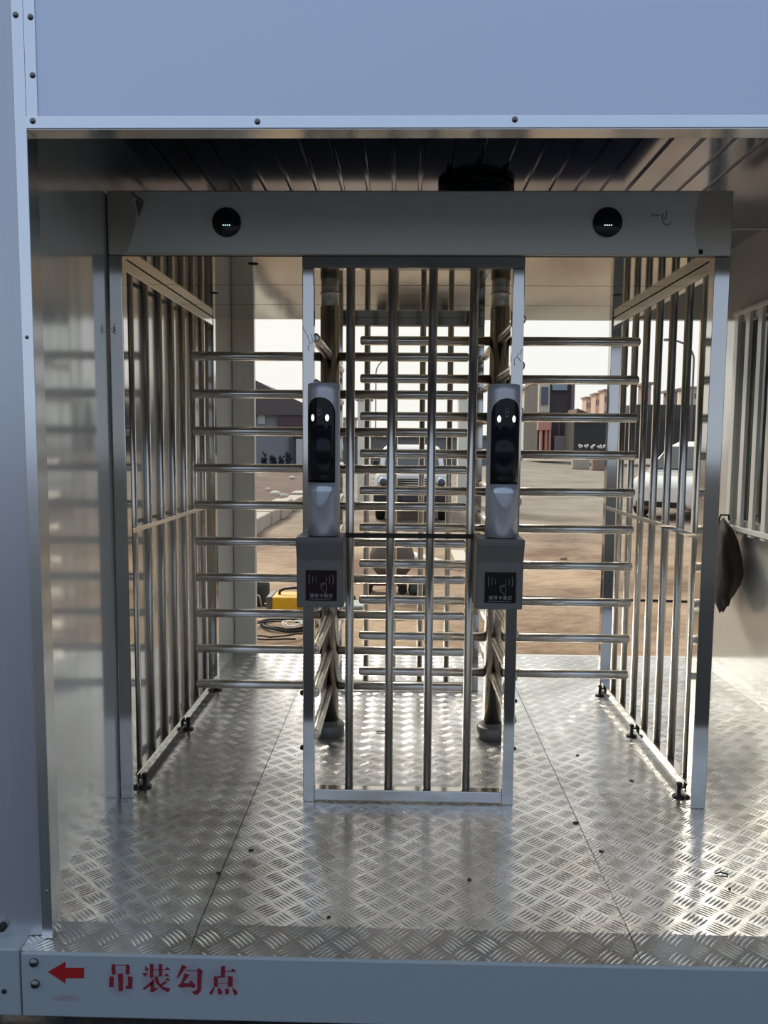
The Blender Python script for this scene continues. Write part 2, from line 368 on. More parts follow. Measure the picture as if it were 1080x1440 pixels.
stencil('painted_character', [[(765,148),(827,148),(822,322),(708,322),(708,300),(765,296)], ln(822,228,930,224,14), [(915,232),(925,196),(952,192),(995,228),(985,236)], [(655,303),(712,310),(717,462),(658,464)], [(870,298),(942,308),(942,462),(868,464)], [(585,555),(640,478),(668,470),(640,560),(600,592)], [(715,490),(742,478),(782,530),(777,578),(718,572)], [(830,490),(882,490),(887,568),(828,578)], [(928,468),(1002,518),(1018,572),(968,594)], ln(712,408,868,408,6)], 240, 1345, 10.8, RED, 'dark red stencilled character with four dots below, farthest from the arrow', 'writing')
stencil('arrow_sticker', [[(285,1130),(390,1068),(390,1105),(500,1105),(500,1168),(390,1168),(390,1200)]], 0, 1100, 4.235, ARROWR, 'solid red arrow pointing left on the base beam', 'arrow')

# ------------------------------------------------------------------ turnstile
TX0, TX1, TY0, TY1 = -1.093, 1.187, 2.9, 4.34
ts = empty('full_height_turnstile', (.047, 3.62, 0), 'double full height stainless steel turnstile standing on the tread plate floor', 'turnstile')
# top housing (open shell look: box with polished underside)
m = MB(); m.box((TX0, TY0, 2.086), (TX1, TY1, 2.316), .004); top = m.build('top_housing', BRUSH, ts); MB().box((TX0+.02, TY0+.02, 2.3165), (TX1-.02, TY1-.02, 2.322), .002).build('added_lid', mat('reflection_tint_blue', (158, 172, 206), .6), top)  # lid added unseen on top, coloured blue to tint its reflection in the ceiling
m = MB(); m.box((TX0+.01, TY0+.01, 2.082), (TX1-.01, TY1-.01, 2.0858)); sof = m.build('underside_panel', SOFFIT, ts)
# joints in the polished underside
for y in (3.42, 3.9):
    m = MB().box((TX0+.02, y, 2.0815), (TX1-.02, y+.003, 2.082)); m.build('panel_seam', DARKM, sof)
for px, py in ((301, 412), (868, 415), (356, 371)):
    d = ray(px, py); t = (2.082-CH)/d.z; p = Vector((d.x*t, d.y*t, 2.0805))
    MB().lathe((p.x, p.y, p.z), [(.02, .0015), (.02, 0), (.012, -.001)], 18).build('hole_plug', RUBBER, sof)
# matt protective film across the front of the housing, torn at both ends
L_ = [(190, 270), (186, 282), (192, 296), (190, 318), (184, 340), (178, 356)]
R_ = [(985, 357), (979, 345), (976, 320), (978, 300), (984, 270)]
pts = [onY(x, y, TY0-.0006) for x, y in L_+R_]
m = MB(); m.prism(pts, (0, .0004, 0)); film = m.build('protective_film', FILM, ts, label='dull grey protective film with torn ends')
m = MB(); m.prism([onY(x, y, TY0-.008) for x, y in ((181, 268), (193, 281), (203, 282))] , (0, .006, 0)); m.prism([onY(x, y, TY0-.006) for x, y in ((190, 281), (202, 284), (195, 304))], (0, .004, 0)); m.build('torn_flap', mat('film_flap', (150, 150, 142), .25, .6), film)
m = MB(); m.prism([onY(x, y, TY0-.005) for x, y in ((984, 350), (989, 352), (988, 357), (983, 357))], (0, .004, 0)); m.build('torn_flap', DARKM, film)
# indicator lights
for cx in (319, 854):
    p = onY(cx, 313, TY0)
    ind = MB().lathe((p.x, TY0-.0005, p.z), [(.053, 0), (.053, -.006), (.048, -.009), (.0001, -.010)], 40, 'Y').build('indicator_light', BLACKP, ts)
    for k in range(4):
        q = (p.x+(k-1.4)*.0078, TY0-.0105, p.z-.012)
        MB().lathe(q, [(.0024, .001), (.0024, -.0012), (.001, -.002)], 10, 'Y').build('indicator_dot', LEDG, ind)
# squiggles written with a marker
def squiggle(px, yy, parent, name='marker_scribble', r_=.0013):
    m = MB()
    for st in px: m.tube([onY(x, y, yy) for x, y in st], r_, 6)
    return m.build(name, INK, parent)
squiggle([[(914, 305), (919, 301), (922, 303), (928, 303)], [(932, 300), (931, 308), (934, 315), (939, 317), (943, 315), (943, 312)], [(938, 296), (937, 304), (935, 309)]], TY0-.001, top)
# corner posts
def post(x0, x1, y0, y1, z1=2.083, parent=ts, name='corner_post', mt=STEELP, z0=0.0): return MB().box((x0, y0, z0), (x1, y1, z1), .003).build(name, mt, parent)
pl = post(-1.093, -1.043, 2.9, 2.95); pr = post(1.13, 1.187, 2.9, 2.955); post(-1.093, -1.043, 4.29, 4.34); post(1.13, 1.187, 4.285, 4.34)
squiggle([[(156, 462), (162, 460), (160, 468)], [(157, 467), (163, 464)], [(160, 455), (160, 470), (164, 468)]], 2.899, pl, r_=.001)
# side barriers
def side(x, inner):
    b = MB().box((x-.02, 2.951, 2.036), (x+.02, 4.289, 2.08), .003).build('side_barrier', STEELP, ts)
    MB().box((x-.021, 2.956, .03), (x+.021, 4.285, .072), .003).build('bottom_rail', STEELP, b)
    xm = x+inner*.02
    MB().box((xm-.004, 2.956, 1.043), (xm+.004, 4.285, 1.062), .001).build('middle_rail', STEELP, b)
    for k in range(7):
        y = 3.03+.18*k
        MB().tube([(x, y, .07), (x, y, 2.04)], .0165, 20).build('bar', STEEL, b)
    for y in (3.0, 3.64, 4.24):
        xf = x+inner*.036
        m = MB(); m.lathe((xf, y, 0), [(.026, 0), (.026, .005), (.009, .010), (.008, .012), (.008, .05), (.012, .05), (.012, .058), (.0001, .058)], 18)
        m.box((min(xf, x), y-.012, .04), (max(xf, x), y+.012, .046)); m.build('levelling_foot', DARKM, b)
    return b
side(-1.066, 1); side(1.156, -1)
# front and rear gates
def gate(y, front):
    m = MB().box((-.374, y, 2.04), (.444, y+.045, 2.083), .003); g_ = m.build('front_barrier' if front else 'rear_barrier', STEELP, ts)
    a = post(-.374, -.331, y, y+.045, 2.04, g_, 'upright', z0=.0); c = post(.401, .444, y, y+.045, 2.04, g_, 'upright', z0=.0)
    MB().box((-.331, y+.002, .006), (.401, y+.043, .05), .003).build('bottom_rail', STEELP, g_)
    for x in (-.196, -.041, .110, .262): MB().tube([(x, y+.022, .048), (x, y+.022, 2.042)], .0165, 22).build('bar', STEEL, g_)
    if front:
        MB().box((-.215, y+.001, 1.042), (.28, y+.007, 1.060), .001).build('middle_rail', DARKM, g_)
        squiggle([[(427, 459), (427, 463), (432, 471), (436, 484), (439, 482), (439, 475), (437, 470)], [(436, 485), (433, 487), (434, 494)]], y-.001, a, r_=.001)
        squiggle([[(734, 491), (732, 498), (728, 497), (728, 503), (730, 505), (733, 509)], [(728, 502), (724, 504), (723, 509), (724, 514)]], y-.001, c, r_=.001)
        for z in (.43, .21): MB().ball((-.378, y+.02, z), .011, sub=2).build('hinge_pin', DARKM, a)
        for z in (.41, .22): MB().ball((.448, y+.02, z), .008, sub=2).build('hinge_pin', DARKM, c)
    return g_
gate(2.9, True); gate(4.29, False)
# rotors
def rotor(cx, z0, off):
    cy = 3.61
    m = MB().tube([(cx, cy, .05), (cx, cy, 2.02)], .0445, 40); ro = m.build('rotor', mat('rotor_steel', (182, 172, 160), .17, 1, vary=.08, vscale=5), ts)
    MB().lathe((cx, cy, 0), [(.072, 0), (.072, .052), (.066, .058), (.047, .06), (.047, .075)], 36).build('base_collar', GREYM, ro)
    MB().lathe((cx, cy, 2.02), [(.0445, -.012), (.041, 0), (.041, .06), (.047, .061)], 36).build('top_collar', BRUSH, ro)
    arm = None
    for k in range(10):
        z = z0+.173*k
        for q in range(4):
            a = q*PI/2+off
            if arm is None:
                mm = MB(); mm.tube([(.043, 0, 0), (.632, 0, 0), (.6365, 0, 0), (.64, 0, 0)], [.0208, .0208, .0185, .013], 20)
                arm = mm.build('arm', STEEL, ro); o = arm
            else:
                o = arm.copy(); COL.objects.link(o); o.parent = ro
            o.location = (cx-.047, cy-3.62, z); o.rotation_euler = (0, 0, a)
            if arm is o:
                # this mesh is modelled about its own origin
                off_ = Vector(ro['_off']); o.data.transform(Matrix.Translation(off_))
    return ro
rotor(-.337, .239, 0); rotor(.443, .313, 0)

# ------------------------------------------------------------------ card readers and face terminals on the front uprights
def reader(cx, glow, side_, label):
    t = empty('card_reader', (cx, 2.83, .80), label, 'card reader', 'card readers on the front uprights')
    w = .085
    # profile in (y, z): body with a visor swept forward at the top
    prof = [(2.898, .802), (2.765, .802), (2.765, .975), (2.758, .985), (2.735, 1.045), (2.735, 1.062), (2.898, 1.062)]
    m = MB(); m.prism([(cx-w, y, z) for y, z in prof], (2*w, 0, 0))
    es = [e for e in m.bm.edges]; bmesh.ops.bevel(m.bm, geom=es, offset=.003, segments=2, affect='EDGES')
    m.build('housing', GREYM, t)
    pm = mat('reader_window_'+side_, glow, .12, 0, spec=.6)
    s_ = .0565; zc = .883; yw = 2.7645; xc = cx+.004
    win = MB().box((xc-s_, yw-.0025, zc-s_), (xc+s_, yw, zc+s_), .001).build('reader_window', pm, t)
    ys = yw-.0032
    # radio wave arcs
    m = MB()
    for sgn in (-1, 1):
        for j, (rx, hh) in enumerate(((.018, .012), (.030, .017), (.042, .022))):
            P = []
            for k in range(9):
                a = math.radians(-55+110*k/8); P.append((xc+sgn*(rx-.006+.008*math.cos(a)), ys, zc+.022+hh*math.sin(a)))
            m.tube(P, .0009 if j == 2 else .0006, 5)
    m.build('wave_symbol', PANG, win)
    # hand holding a card
    m = MB(); hand = [(-.006, .004), (0, .010), (.008, .012), (.012, .006), (.014, -.004), (.013, -.022), (.008, -.024), (.000, -.014), (-.008, -.008), (-.005, -.002)]
    P = [(xc+.006+x, ys, zc-.002+z) for x, z in hand]; m.tube(P+[P[0]], .0007, 5); m.tube([(xc-.002, ys, zc+.008), (xc+.004, ys, zc-.008)], .0007, 5)
    m.tube([(xc+.004, ys, zc+.009), (xc+.009, ys, zc), (xc+.012, ys, zc+.006)], .0006, 5)
    m.build('hand_symbol', PANG, win)
    cu = bpy.data.curves.new('reader_text', 'FONT'); cu.body = '请将卡靠近'; cu.size = .0165; cu.align_x = 'CENTER'; cu.extrude = .0002; cu.space_character = 1.1
    to = bpy.data.objects.new('reader_text', cu); COL.objects.link(to); bpy.context.view_layer.update()
    me = bpy.data.meshes.new_from_object(to.evaluated_get(bpy.context.evaluated_depsgraph_get())); bpy.data.objects.remove(to)
    me.transform(Matrix.Translation(Vector((xc, ys+.0003, zc-.043))-Vector(t['_off'])) @ Matrix.Rotation(PI/2, 4, 'X')); me.materials.clear(); me.materials.append(PANG)
    tx = bpy.data.objects.new('instruction_text', me); COL.objects.link(tx); tx.parent = win
    MB().box((xc-.044, ys, zc-.0505), (xc+.036, ys+.001, zc-.0490)).build('printed_line', PANG, win)
    return t
reader(-.293, (26, 6, 12), 'left', 'grey card reader box with a dark red window on the left gate upright')
reader(.356, (16, 13, 13), 'right', 'grey card reader box with a black window on the right gate upright')

def terminal(cx, label, tilt):
    cy = 2.80; z0, z1 = 1.063, 1.612; R = .0585
    t = empty('face_terminal', (cx, cy, z0), label, 'face recognition terminal', 'face terminals on the card reader boxes')
    # silver column body: round at the back, flat chamfered front
    def sec(r, z, n=48):
        P = []
        for k in range(n):
            a = 2*PI*k/n; x, y = r*math.cos(a), r*math.sin(a); P.append((x, y, z))
        return P
    m = MB(); m.loft([sec(.05, z0), sec(R, z0+.004), sec(R, z0+.2), sec(R, z1-.03), sec(R, z1-.028), sec(R-.001, z1-.003), sec(.05, z1)])
    for v in m.bm.verts: v.co.x += cx; v.co.y += cy
    # facet: slice the front away where the screen is mounted
    yf = -R*.62
    for v in m.bm.verts: pass
    body = m.build('body', SILVER, t)
    # screen: cylindrical shell a touch larger than the body, arch-topped
    def wrap(outline, rad, name, mt, parent, th=.003, rows=24):
        # outline: list of (angle_halfwidth, z) from bottom to top
        mm = MB(); A = []
        for hw, z in outline:
            A.append([(cx+(rad)*math.sin(tilt+hw*s/10), cy-(rad)*math.cos(tilt+hw*s/10), z) for s in range(-10, 11)])
        grid = [[mm.bm.verts.new(p) for p in row] for row in A]
        inner = [[mm.bm.verts.new((cx+(p[0]-cx)*(rad-th)/rad, cy+(p[1]-cy)*(rad-th)/rad, p[2])) for p in row] for row in A]
        for i in range(len(grid)-1):
            for j in range(20):
                f = mm.bm.faces.new((grid[i][j], grid[i][j+1], grid[i+1][j+1], grid[i+1][j])); f.smooth = True
                mm.bm.faces.new((inner[i][j], inner[i+1][j], inner[i+1][j+1], inner[i][j+1]))
            for j, (g1, g2) in ((0, (grid, inner)), (20, (inner, grid))): mm.bm.faces.new((g1[i][j], g1[i+1][j], g2[i+1][j], g2[i][j]))
        for j in range(20):
            mm.bm.faces.new((grid[0][j], inner[0][j], inner[0][j+1], grid[0][j+1])); mm.bm.faces.new((grid[-1][j], grid[-1][j+1], inner[-1][j+1], inner[-1][j]))
        return mm.build(name, mt, parent)
    W = .97
    zb, zs, zt = 1.258, 1.500, 1.560
    ol = [(W, zb), (W, 1.35), (W, zs)] + [(max(.03, W*math.cos(math.radians(a))), zs+(zt-zs)*math.sin(math.radians(a))) for a in range(10, 91, 8)]
    scr = wrap(ol, R+.003, 'screen', GLASSB, t, .005)
    wrap([(W*.72, 1.285), (W*.72, 1.462)], R+.0034, 'display', mat('display_glass', (22, 25, 30), .2, 0, spec=.25), scr, .001)
    def turn(mm):
        for v in mm.bm.verts:
            d = v.co-Vector((cx, cy, 0)); v.co = Matrix.Rotation(tilt, 3, 'Z') @ d + Vector((cx, cy, 0))
        return mm
    # white infrared lamps, lens and speaker slot
    for s in (-1, 1):
        a = tilt+s*.44; p = Vector((cx+(R+.0035)*math.sin(a), cy-(R+.0035)*math.cos(a), 1.488))
        m = MB(); m.ball((0, 0, 0), .0068, 1, .3, 1.75, 3)
        for v in m.bm.verts: v.co = Matrix.Rotation(a, 3, 'Z') @ v.co + p
        m.build('lamp', LEDW, scr)
    m = MB(); P = [(cx+.0065*math.cos(a_), cy-R-.0035, 1.506+.012*(1 if a_ > 0 else 0)+.006*math.sin(a_)) for a_ in [PI*k/8 for k in range(9)]]
    m.tube([(cx+.0065, cy-R-.0035, 1.496)]+P+[(cx-.0065, cy-R-.0035, 1.496)], .0007, 6); turn(m).build('lens_outline', PANG, scr)
    turn(MB().lathe((cx, cy-R-.003, 1.512), [(.0045, 0), (.0045, -.001), (.003, -.0016)], 16, 'Y')).build('camera_lens', mat('lens_glass', (18, 22, 40), .02, 0, spec=1), scr)
    turn(MB().box((cx-.003, cy-R-.004, 1.495), (cx+.003, cy-R-.003, 1.499))).build('sensor', PANG, scr)
    # smooth V-shaped lower facet under the screen
    ol = [(.06, 1.168)] + [(W*f, z) for f, z in ((.25, 1.178), (.5, 1.198), (.75, 1.225), (.98, 1.2575))]
    wrap(ol, R+.004, 'lower_facet', mat('satin_silver', (190, 194, 200), .22, .6), t, .006)
    return t
terminal(-.283, 'silver column face terminal with a lit pair of lamps on the left reader box', -.16)
terminal(.363, 'silver column face terminal with a lit pair of lamps on the right reader box', .07)

# ------------------------------------------------------------------ ceiling lamp
t = empty('ceiling_lamp', (.324, 3.63, ZC), 'round dark ceiling lamp above the right half of the turnstile', 'lamp')
MB().lathe((.324, 3.63, ZC), [(.172, -.0005), (.172, -.028), (.165, -.034), (.15, -.036)], 48).build('rim', mat('lamp_rim', (40, 42, 46), .4), t)
MB().lathe((.324, 3.63, ZC), [(.150, -.034), (.144, -.045), (.115, -.058), (.06, -.066), (.001, -.068)], 48).build('diffuser', mat('lamp_diffuser', (60, 64, 70), .25), t)

# ------------------------------------------------------------------ window in the right wall with white security bars
W_ = MB(); fx0, fx1 = XR-.012, XR+.055
for a, b in (((fx0, WY0-.03, WZ0-.03), (fx1, WY1+.03, WZ0+.015)), ((fx0, WY0-.03, WZ1-.015), (fx1, WY1+.03, WZ1+.03)), ((fx0, WY0-.03, WZ0), (fx1, WY0+.02, WZ1)), ((fx0, WY1-.02, WZ0), (fx1, WY1+.03, WZ1))): W_.box(a, b, .003)
win = structure(W_.build('window_1', mat('window_frame_white', (222, 222, 214), .3)), 'window with white security bars in the right wall')
MB().box((XR+.03, WY0+.02, WZ0+.015), (XR+.036, WY1-.02, WZ1-.015)).build('pane', mat('window_glass_dark', (58, 72, 62), .06, 0, spec=.8), win)
MB().box((XR-.045, WY0-.02, WZ0-.045), (XR-.0125, WY1+.02, WZ0-.015), .003).build('bar_rail', WHITEP, win)
MB().box((XR-.045, WY0-.02, WZ1+.02), (XR-.0125, WY1+.02, WZ1+.045), .003).build('bar_rail', WHITEP, win)
y = WY1-.02
while y > WY0: 
    MB().box((XR-.040, y-.024, WZ0-.06), (XR-.020, y+.024, WZ1+.05), .002).build('security_bar', WHITEP, win); y -= .148

# dark jacket hanging from the bars
jm = mat('dark_brown_cloth', (46, 36, 30), .9, bump=.3, bscale=25, vary=.25, vscale=9)
t = empty('hanging_jacket', (XR-.085, 4.50, .93), 'dark brown jacket hanging from the window bars by the right wall', 'jacket')
m = MB(); rings = []
prof = [(.97, .022, .018), (.93, .06, .035), (.87, .085, .05), (.78, .11, .06), (.70, .13, .06), (.63, .12, .055), (.57, .085, .045), (.50, .04, .03), (.455, .01, .01)]
for i, (z, wy, wx) in enumerate(prof):
    sh = .015*i/8; P = []
    for k in range(28):
        a = 2*PI*k/28; f = 1+.16*math.sin(5*a+i*.35)+.07*math.sin(9*a-i*.6)
        P.append((XR-.10+wx*math.cos(a)*f, 4.47-sh*3+wy*math.sin(a)*f*1.7, z+.015*math.sin(3*a)))
    rings.append(P)
m.loft(rings); m.build('jacket_body', jm, t)
m = MB(); rings = []
for i, (z, w) in enumerate(((.86, .03), (.76, .04), (.66, .042), (.55, .036), (.50, .018))):
    rings.append([(XR-.105+w*.8*math.cos(2*PI*k/14), 4.385-.01*i+w*math.sin(2*PI*k/14)*(1+.15*math.sin(3*k)), z) for k in range(14)])
m.loft(rings); m.build('sleeve', jm, t)
m = MB(); m.tube([(XR-.10, 4.52, .96), (XR-.09, 4.51, 1.0), (XR-.05, 4.5, 1.0), (XR-.045, 4.5, .97)], .006, 8); m.build('hanging_loop', jm, t)

# ------------------------------------------------------------------ small litter on the floor
chip = mat('dark_scrap', (40, 36, 32), .7)
lit = [(1014, 1230, 'on the right-hand plate near the image edge', 'twig'), (812, 1062, 'between the rotor base and the right barrier', 'leaf'), (846, 1197, 'beside the right plate joint', 'leaf'), (888, 1098, 'inside the right side barrier', 'leaf'), (660, 1237, 'in front of the gate below the last bar', 'leaf'), (810, 1157, 'in front of the right side barrier', 'leaf'), (535, 1030, 'behind the gate between the rotors', 'twig'), (548, 1078, 'behind the gate below the second bar', 'leaf'), (462, 1290, 'near the front edge left of centre', 'leaf'), (308, 1228, 'on the left plate joint', 'leaf'), (352, 1196, 'left of the gate just off the plate joint', 'leaf'), (1026, 1250, 'under the twig near the right image edge', 'leaf')]
for px, py, w, kd in lit:
    p = onZ(px, py, .001); m = MB(); r_ = random.uniform(.005, .009); an = random.uniform(-.5, .5)
    if kd == 'twig': m.tube([p+Vector((-.02, 0, .003)), p+Vector((0, .004, .006)), p+Vector((.022, -.003, .003))], .0025, 6)
    else: m.prism([p+Vector((math.cos(a)*r_*random.uniform(.7, 1.6), math.sin(a)*r_*random.uniform(.6, 1.3), 0)) for a in [k*PI/3+an for k in range(6)]], (0, 0, .0025))
    tag(m.build('scrap_'+kd if kd == 'twig' else 'dry_leaf', chip), 'small dark %s on the tread plate %s' % ('twig' if kd == 'twig' else 'scrap', w), 'litter', 'litter on the floor')

# ================================================================== OUTSIDE, behind the container
def vehicle_section(w, z0, z1, y, r, cx=0): return rrect(cx, (z0+z1)/2, w, z1-z0, r, y, 5)
def wheel(parent, x, y, z, R=.34, w=.2, axis='X'):
    o = MB().lathe((x, y, z), [(R*.55, -w/2), (R*.93, -w/2), (R, -w/2+.03), (R, w/2-.03), (R*.93, w/2), (R*.55, w/2)], 28, axis).build('wheel', RUBBER, parent)
    MB().lathe((x, y, z), [(R*.56, -w/2-.005), (R*.5, -w/2+.01), (R*.12, -w/2+.02), (R*.12, w/2-.02), (R*.5, w/2-.01), (R*.56, w/2+.005)], 20, axis).build('hubcap', SILVER, o)
    return o
# white van/jeep facing the camera behind the gates
t = empty('off_road_car', (.28, 16.0, GZ), 'white off-road car facing the turnstile, parked behind the gate bars', 'car')
cx = .22; G = GZ
m = MB(); m.loft([vehicle_section(1.46, G+.45, G+.98, 16.0, .1, cx), vehicle_section(1.56, G+.38, G+1.04, 16.15, .12, cx), vehicle_section(1.62, G+.34, G+1.10, 17.2, .12, cx), vehicle_section(1.64, G+.34, G+1.12, 19.6, .12, cx), vehicle_section(1.5, G+.42, G+1.05, 19.9, .12, cx)]); m.build('body', CARW, t)
m = MB(); m.loft([vehicle_section(1.44, G+1.0, G+1.10, 17.0, .04, cx), vehicle_section(1.36, G+1.02, G+1.5, 17.35, .08, cx), vehicle_section(1.30, G+1.02, G+1.60, 17.6, .12, cx), vehicle_section(1.30, G+1.02, G+1.62, 19.4, .12, cx), vehicle_section(1.34, G+1.02, G+1.3, 19.8, .08, cx)]); m.build('cabin', CARW, t)
m = MB(); m.prism([(cx-.60, 17.02, G+1.14), (cx+.60, 17.02, G+1.14), (cx+.55, 17.32, G+1.47), (cx-.55, 17.32, G+1.47)], (0, -.025, .012)); m.build('windscreen', CARGLASS, t)
m = MB(); m.box((cx-.46, 15.97, G+.70), (cx+.46, 16.02, G+.92), .01); gr = m.build('grille', RUBBER, t)
for z in (.74, .79, .84, .89): MB().box((cx-.45, 15.955, G+z-.008), (cx+.45, 15.975, G+z+.008)).build('grille_bar', CHROME, gr)
for s in (-1, 1):
    h = MB().lathe((cx+s*.60, 15.99, G+.84), [(.115, 0), (.115, -.03), (.1, -.045), (.001, -.06)], 24, 'Y').build('headlamp', CHROME, t)
    MB().lathe((cx+s*.60, 15.935, G+.84), [(.085, .01), (.07, -.005), (.001, -.015)], 20, 'Y').build('lens', CARGLASS, h)
    MB().box((cx+s*.80-.06, 17.05, G+1.12), (cx+s*.80+.06, 17.1, G+1.27), .02).build('wing_mirror', BLACKP, t)
    wheel(t, cx+s*.68, 16.75, G+.34); wheel(t, cx+s*.68, 19.0, G+.34)
MB().box((cx-.8, 15.86, G+.44), (cx+.8, 15.98, G+.62), .03).build('bumper', mat('bumper_dark', (40, 34, 40), .5), t)
MB().box((cx-.22, 15.845, G+.47), (cx+.22, 15.86, G+.58), .003).build('number_plate', mat('plate_dark', (52, 52, 58), .4), t)
# white car on the right, nose to the left
t = empty('saloon_car', (7.9, 18.8, GZ), 'white car with raked windscreen behind the right side barrier', 'car')
def xsec(x, y0, y1, z0, z1, r): return [(x, (y0+y1)/2+(a-0), z) for a, _, z in rrect(0, (z0+z1)/2, y1-y0, z1-z0, r, 0, 5)]
x0 = 5.45; y0, y1 = 18.0, 19.8
m = MB(); m.loft([xsec(x0, y0+.3, y1-.3, G+.35, G+.72, .1), xsec(x0+.12, y0+.1, y1-.1, G+.28, G+.86, .15), xsec(x0+.7, y0, y1, G+.26, G+.97, .16), xsec(x0+1.3, y0, y1, G+.26, G+1.06, .14), xsec(x0+3.6, y0, y1, G+.26, G+1.1, .14), xsec(x0+4.6, y0+.1, y1-.1, G+.3, G+1.05, .16), xsec(x0+4.7, y0+.3, y1-.3, G+.45, G+.9, .1)]); m.build('body', CARW, t)
m = MB(); m.loft([xsec(x0+1.1, y0+.1, y1-.1, G+.98, G+1.04, .02), xsec(x0+1.95, y0+.2, y1-.2, G+1.0, G+1.62, .12), xsec(x0+2.5, y0+.22, y1-.22, G+1.0, G+1.75, .15), xsec(x0+3.5, y0+.22, y1-.22, G+1.0, G+1.74, .15), xsec(x0+4.4, y0+.15, y1-.15, G+1.0, G+1.15, .04)]); m.build('cabin', CARW, t)
for poly in ([(1.45, 1.12), (2.05, 1.52), (2.05, 1.12)], [(2.12, 1.12), (2.12, 1.54), (2.5, 1.66), (2.95, 1.66), (2.95, 1.12)], [(3.02, 1.12), (3.02, 1.66), (3.45, 1.64), (3.9, 1.2), (3.9, 1.12)]):
    MB().prism([(x0+a, y0+.075+(z-1.1)*.2, G+z) for a, z in poly], (0, .02, 0)).build('side_window', CARGLASS, t)
MB().prism([(x0+1.17, y0+.22, G+1.08), (x0+1.17, y1-.22, G+1.08), (x0+1.88, y1-.32, G+1.58), (x0+1.88, y0+.32, G+1.58)], (-.035, 0, .045)).build('windscreen', CARGLASS, t)
for xx in (x0+.95, x0+3.7):
    for yy in (y0+.09, y1-.09): wheel(t, xx, yy, G+.32, .32, .2, 'Y')
MB().ball((x0+1.55, y0-.08, G+1.15), .1, 1, .7, .8).build('wing_mirror', CARW, t)
MB().ball((x0+.2, y0+.16, G+.75), .12, 1.3, .5, .6).build('headlamp', CHROME, t)
MB().ball((x0+.2, y1-.16, G+.75), .12, 1.3, .5, .6).build('headlamp', CHROME, t)
MB().box((x0-.03, y0+.35, G+.30), (x0+.06, y1-.35, G+.42), .02).build('air_intake', RUBBER, t)
t.location = (7.32, 18.8, GZ); t.rotation_euler = (0, 0, math.radians(50))

# gate pillars
PAIL = mat('gate_pillar_render', (214, 212, 196), .8, vary=.08, vscale=2)
for x_, w, h, lab in ((-1.0, .34, 2.75, 'narrow pale gate pillar left of the off-road car'), (1.72, .50, 2.85, 'wide pale gate pillar right of the off-road car')):
    t = empty('gate_pillar', (x_, 20.4, GZ), lab, 'pillar')
    MB().box((x_-w/2, 20.3, GZ), (x_+w/2, 20.3+w, GZ+h), .01).build('shaft', PAIL, t)
    MB().box((x_-w/2-.06, 20.24, GZ+h), (x_+w/2+.06, 20.36+w, GZ+h+.16), .02).build('cap', mat('pillar_cap', (150, 158, 150), .8), t)
# kerb stones along the road
KM = mat('kerb_concrete', (176, 164, 148), .95, bump=.4, bscale=6, vary=.15, vscale=2)
names = ['nearest', 'second nearest', 'third nearest', 'fourth nearest', 'fifth nearest', 'sixth nearest', 'seventh nearest', 'farthest']
for k in range(8):
    y = 13.2+1.02*k; j = random.uniform(-.04, .04)
    m = MB().box((-2.95+j, y, GZ), (-2.55+j, y+.94, GZ+.30+random.uniform(-.03, .03)), .03)
    tag(m.build('kerb_stone', KM), names[k]+' of the pale concrete kerb stones left of the road', 'kerb stone', 'kerb stones along the road')
# rubble bank behind the kerb
bank = MB(); nx, ny = 26, 30; gv = []
for i in range(nx+1):
    row = []
    for k in range(ny+1):
        x = -14+11*i/nx; y = 19.5+22*k/ny
        e = min(1, min(i, nx-i)/4)*min(1, min(k, ny-k)/4)
        row.append(bank.bm.verts.new((x, y, GZ-.02+e*(.25+.35*random.random()*(.4+.6*math.sin(i*.7)**2)))))
    gv.append(row)
for i in range(nx):
    for k in range(ny): bank.bm.faces.new((gv[i][k], gv[i+1][k], gv[i+1][k+1], gv[i][k+1])).smooth = True
o = bank.build('rubble_bank', mat('rubble_soil', (92, 66, 52), .95, bump=1, bscale=4, vary=.45, vscale=1.2)); tag(o, 'low bank of reddish brown soil and rubble beyond the kerb stones', 'rubble', kind='stuff')
for k, (px, py, s_) in enumerate(((388, 694, .10), (400, 697, .08), (377, 688, .06), (411, 672, .09))):
    p = onZ(px, py, GZ+.35); m = MB().ball(p, s_, 1.4, 1, .7, 2, s_*.18)
    tag(m.build('rock', mat('pale_rock', (205, 200, 188), .9)), 'pale broken rock on the rubble bank, %s' % ['just behind the kerb stones', 'right of the one just behind the kerb', 'at the left by the white corner return', 'highest up the bank'][k], 'rock')

# yellow welding machine
t = empty('welding_machine', (-1.04, 7.3, GZ), 'yellow welding machine with a black carry handle lying on the ground', 'welding machine')
a = onZ(382, 870); xw0, xw1, yw0 = -1.225, -.86, 7.2
MB().box((xw0, yw0, G+.02), (xw1, yw0+.30, G+.185), .012).build('casing', YEL, t)
MB().box((xw0-.05, yw0-.01, G+.01), (xw0+.005, yw0+.31, G+.19), .01).build('front_panel', mat('panel_grey', (90, 82, 72), .5), t)
MB().box((xw1-.005, yw0-.01, G+.01), (xw1+.03, yw0+.31, G+.19), .01).build('rear_panel', BLACKP, t)
m = MB(); m.tube([(xw0+.05, yw0+.15, G+.18), (xw0+.055, yw0+.15, G+.215), (xw0+.10, yw0+.15, G+.24), (xw0+.2, yw0+.15, G+.25), (xw0+.29, yw0+.15, G+.235), (xw0+.31, yw0+.15, G+.18)], .014, 10); m.build('carry_handle', BLACKP, t)
for s in (0, 1): MB().lathe((xw0-.05, yw0+.08+.14*s, G+.09), [(.02, .01), (.02, -.03), (.014, -.035)], 14, 'X').build('cable_socket', BLACKP, t)
m = MB()
for k in range(5): m.box((xw1-.12, yw0-.002, G+.05+.02*k), (xw1-.03, yw0+.001, G+.058+.02*k))
m.build('vent_slots', BLACKP, t)
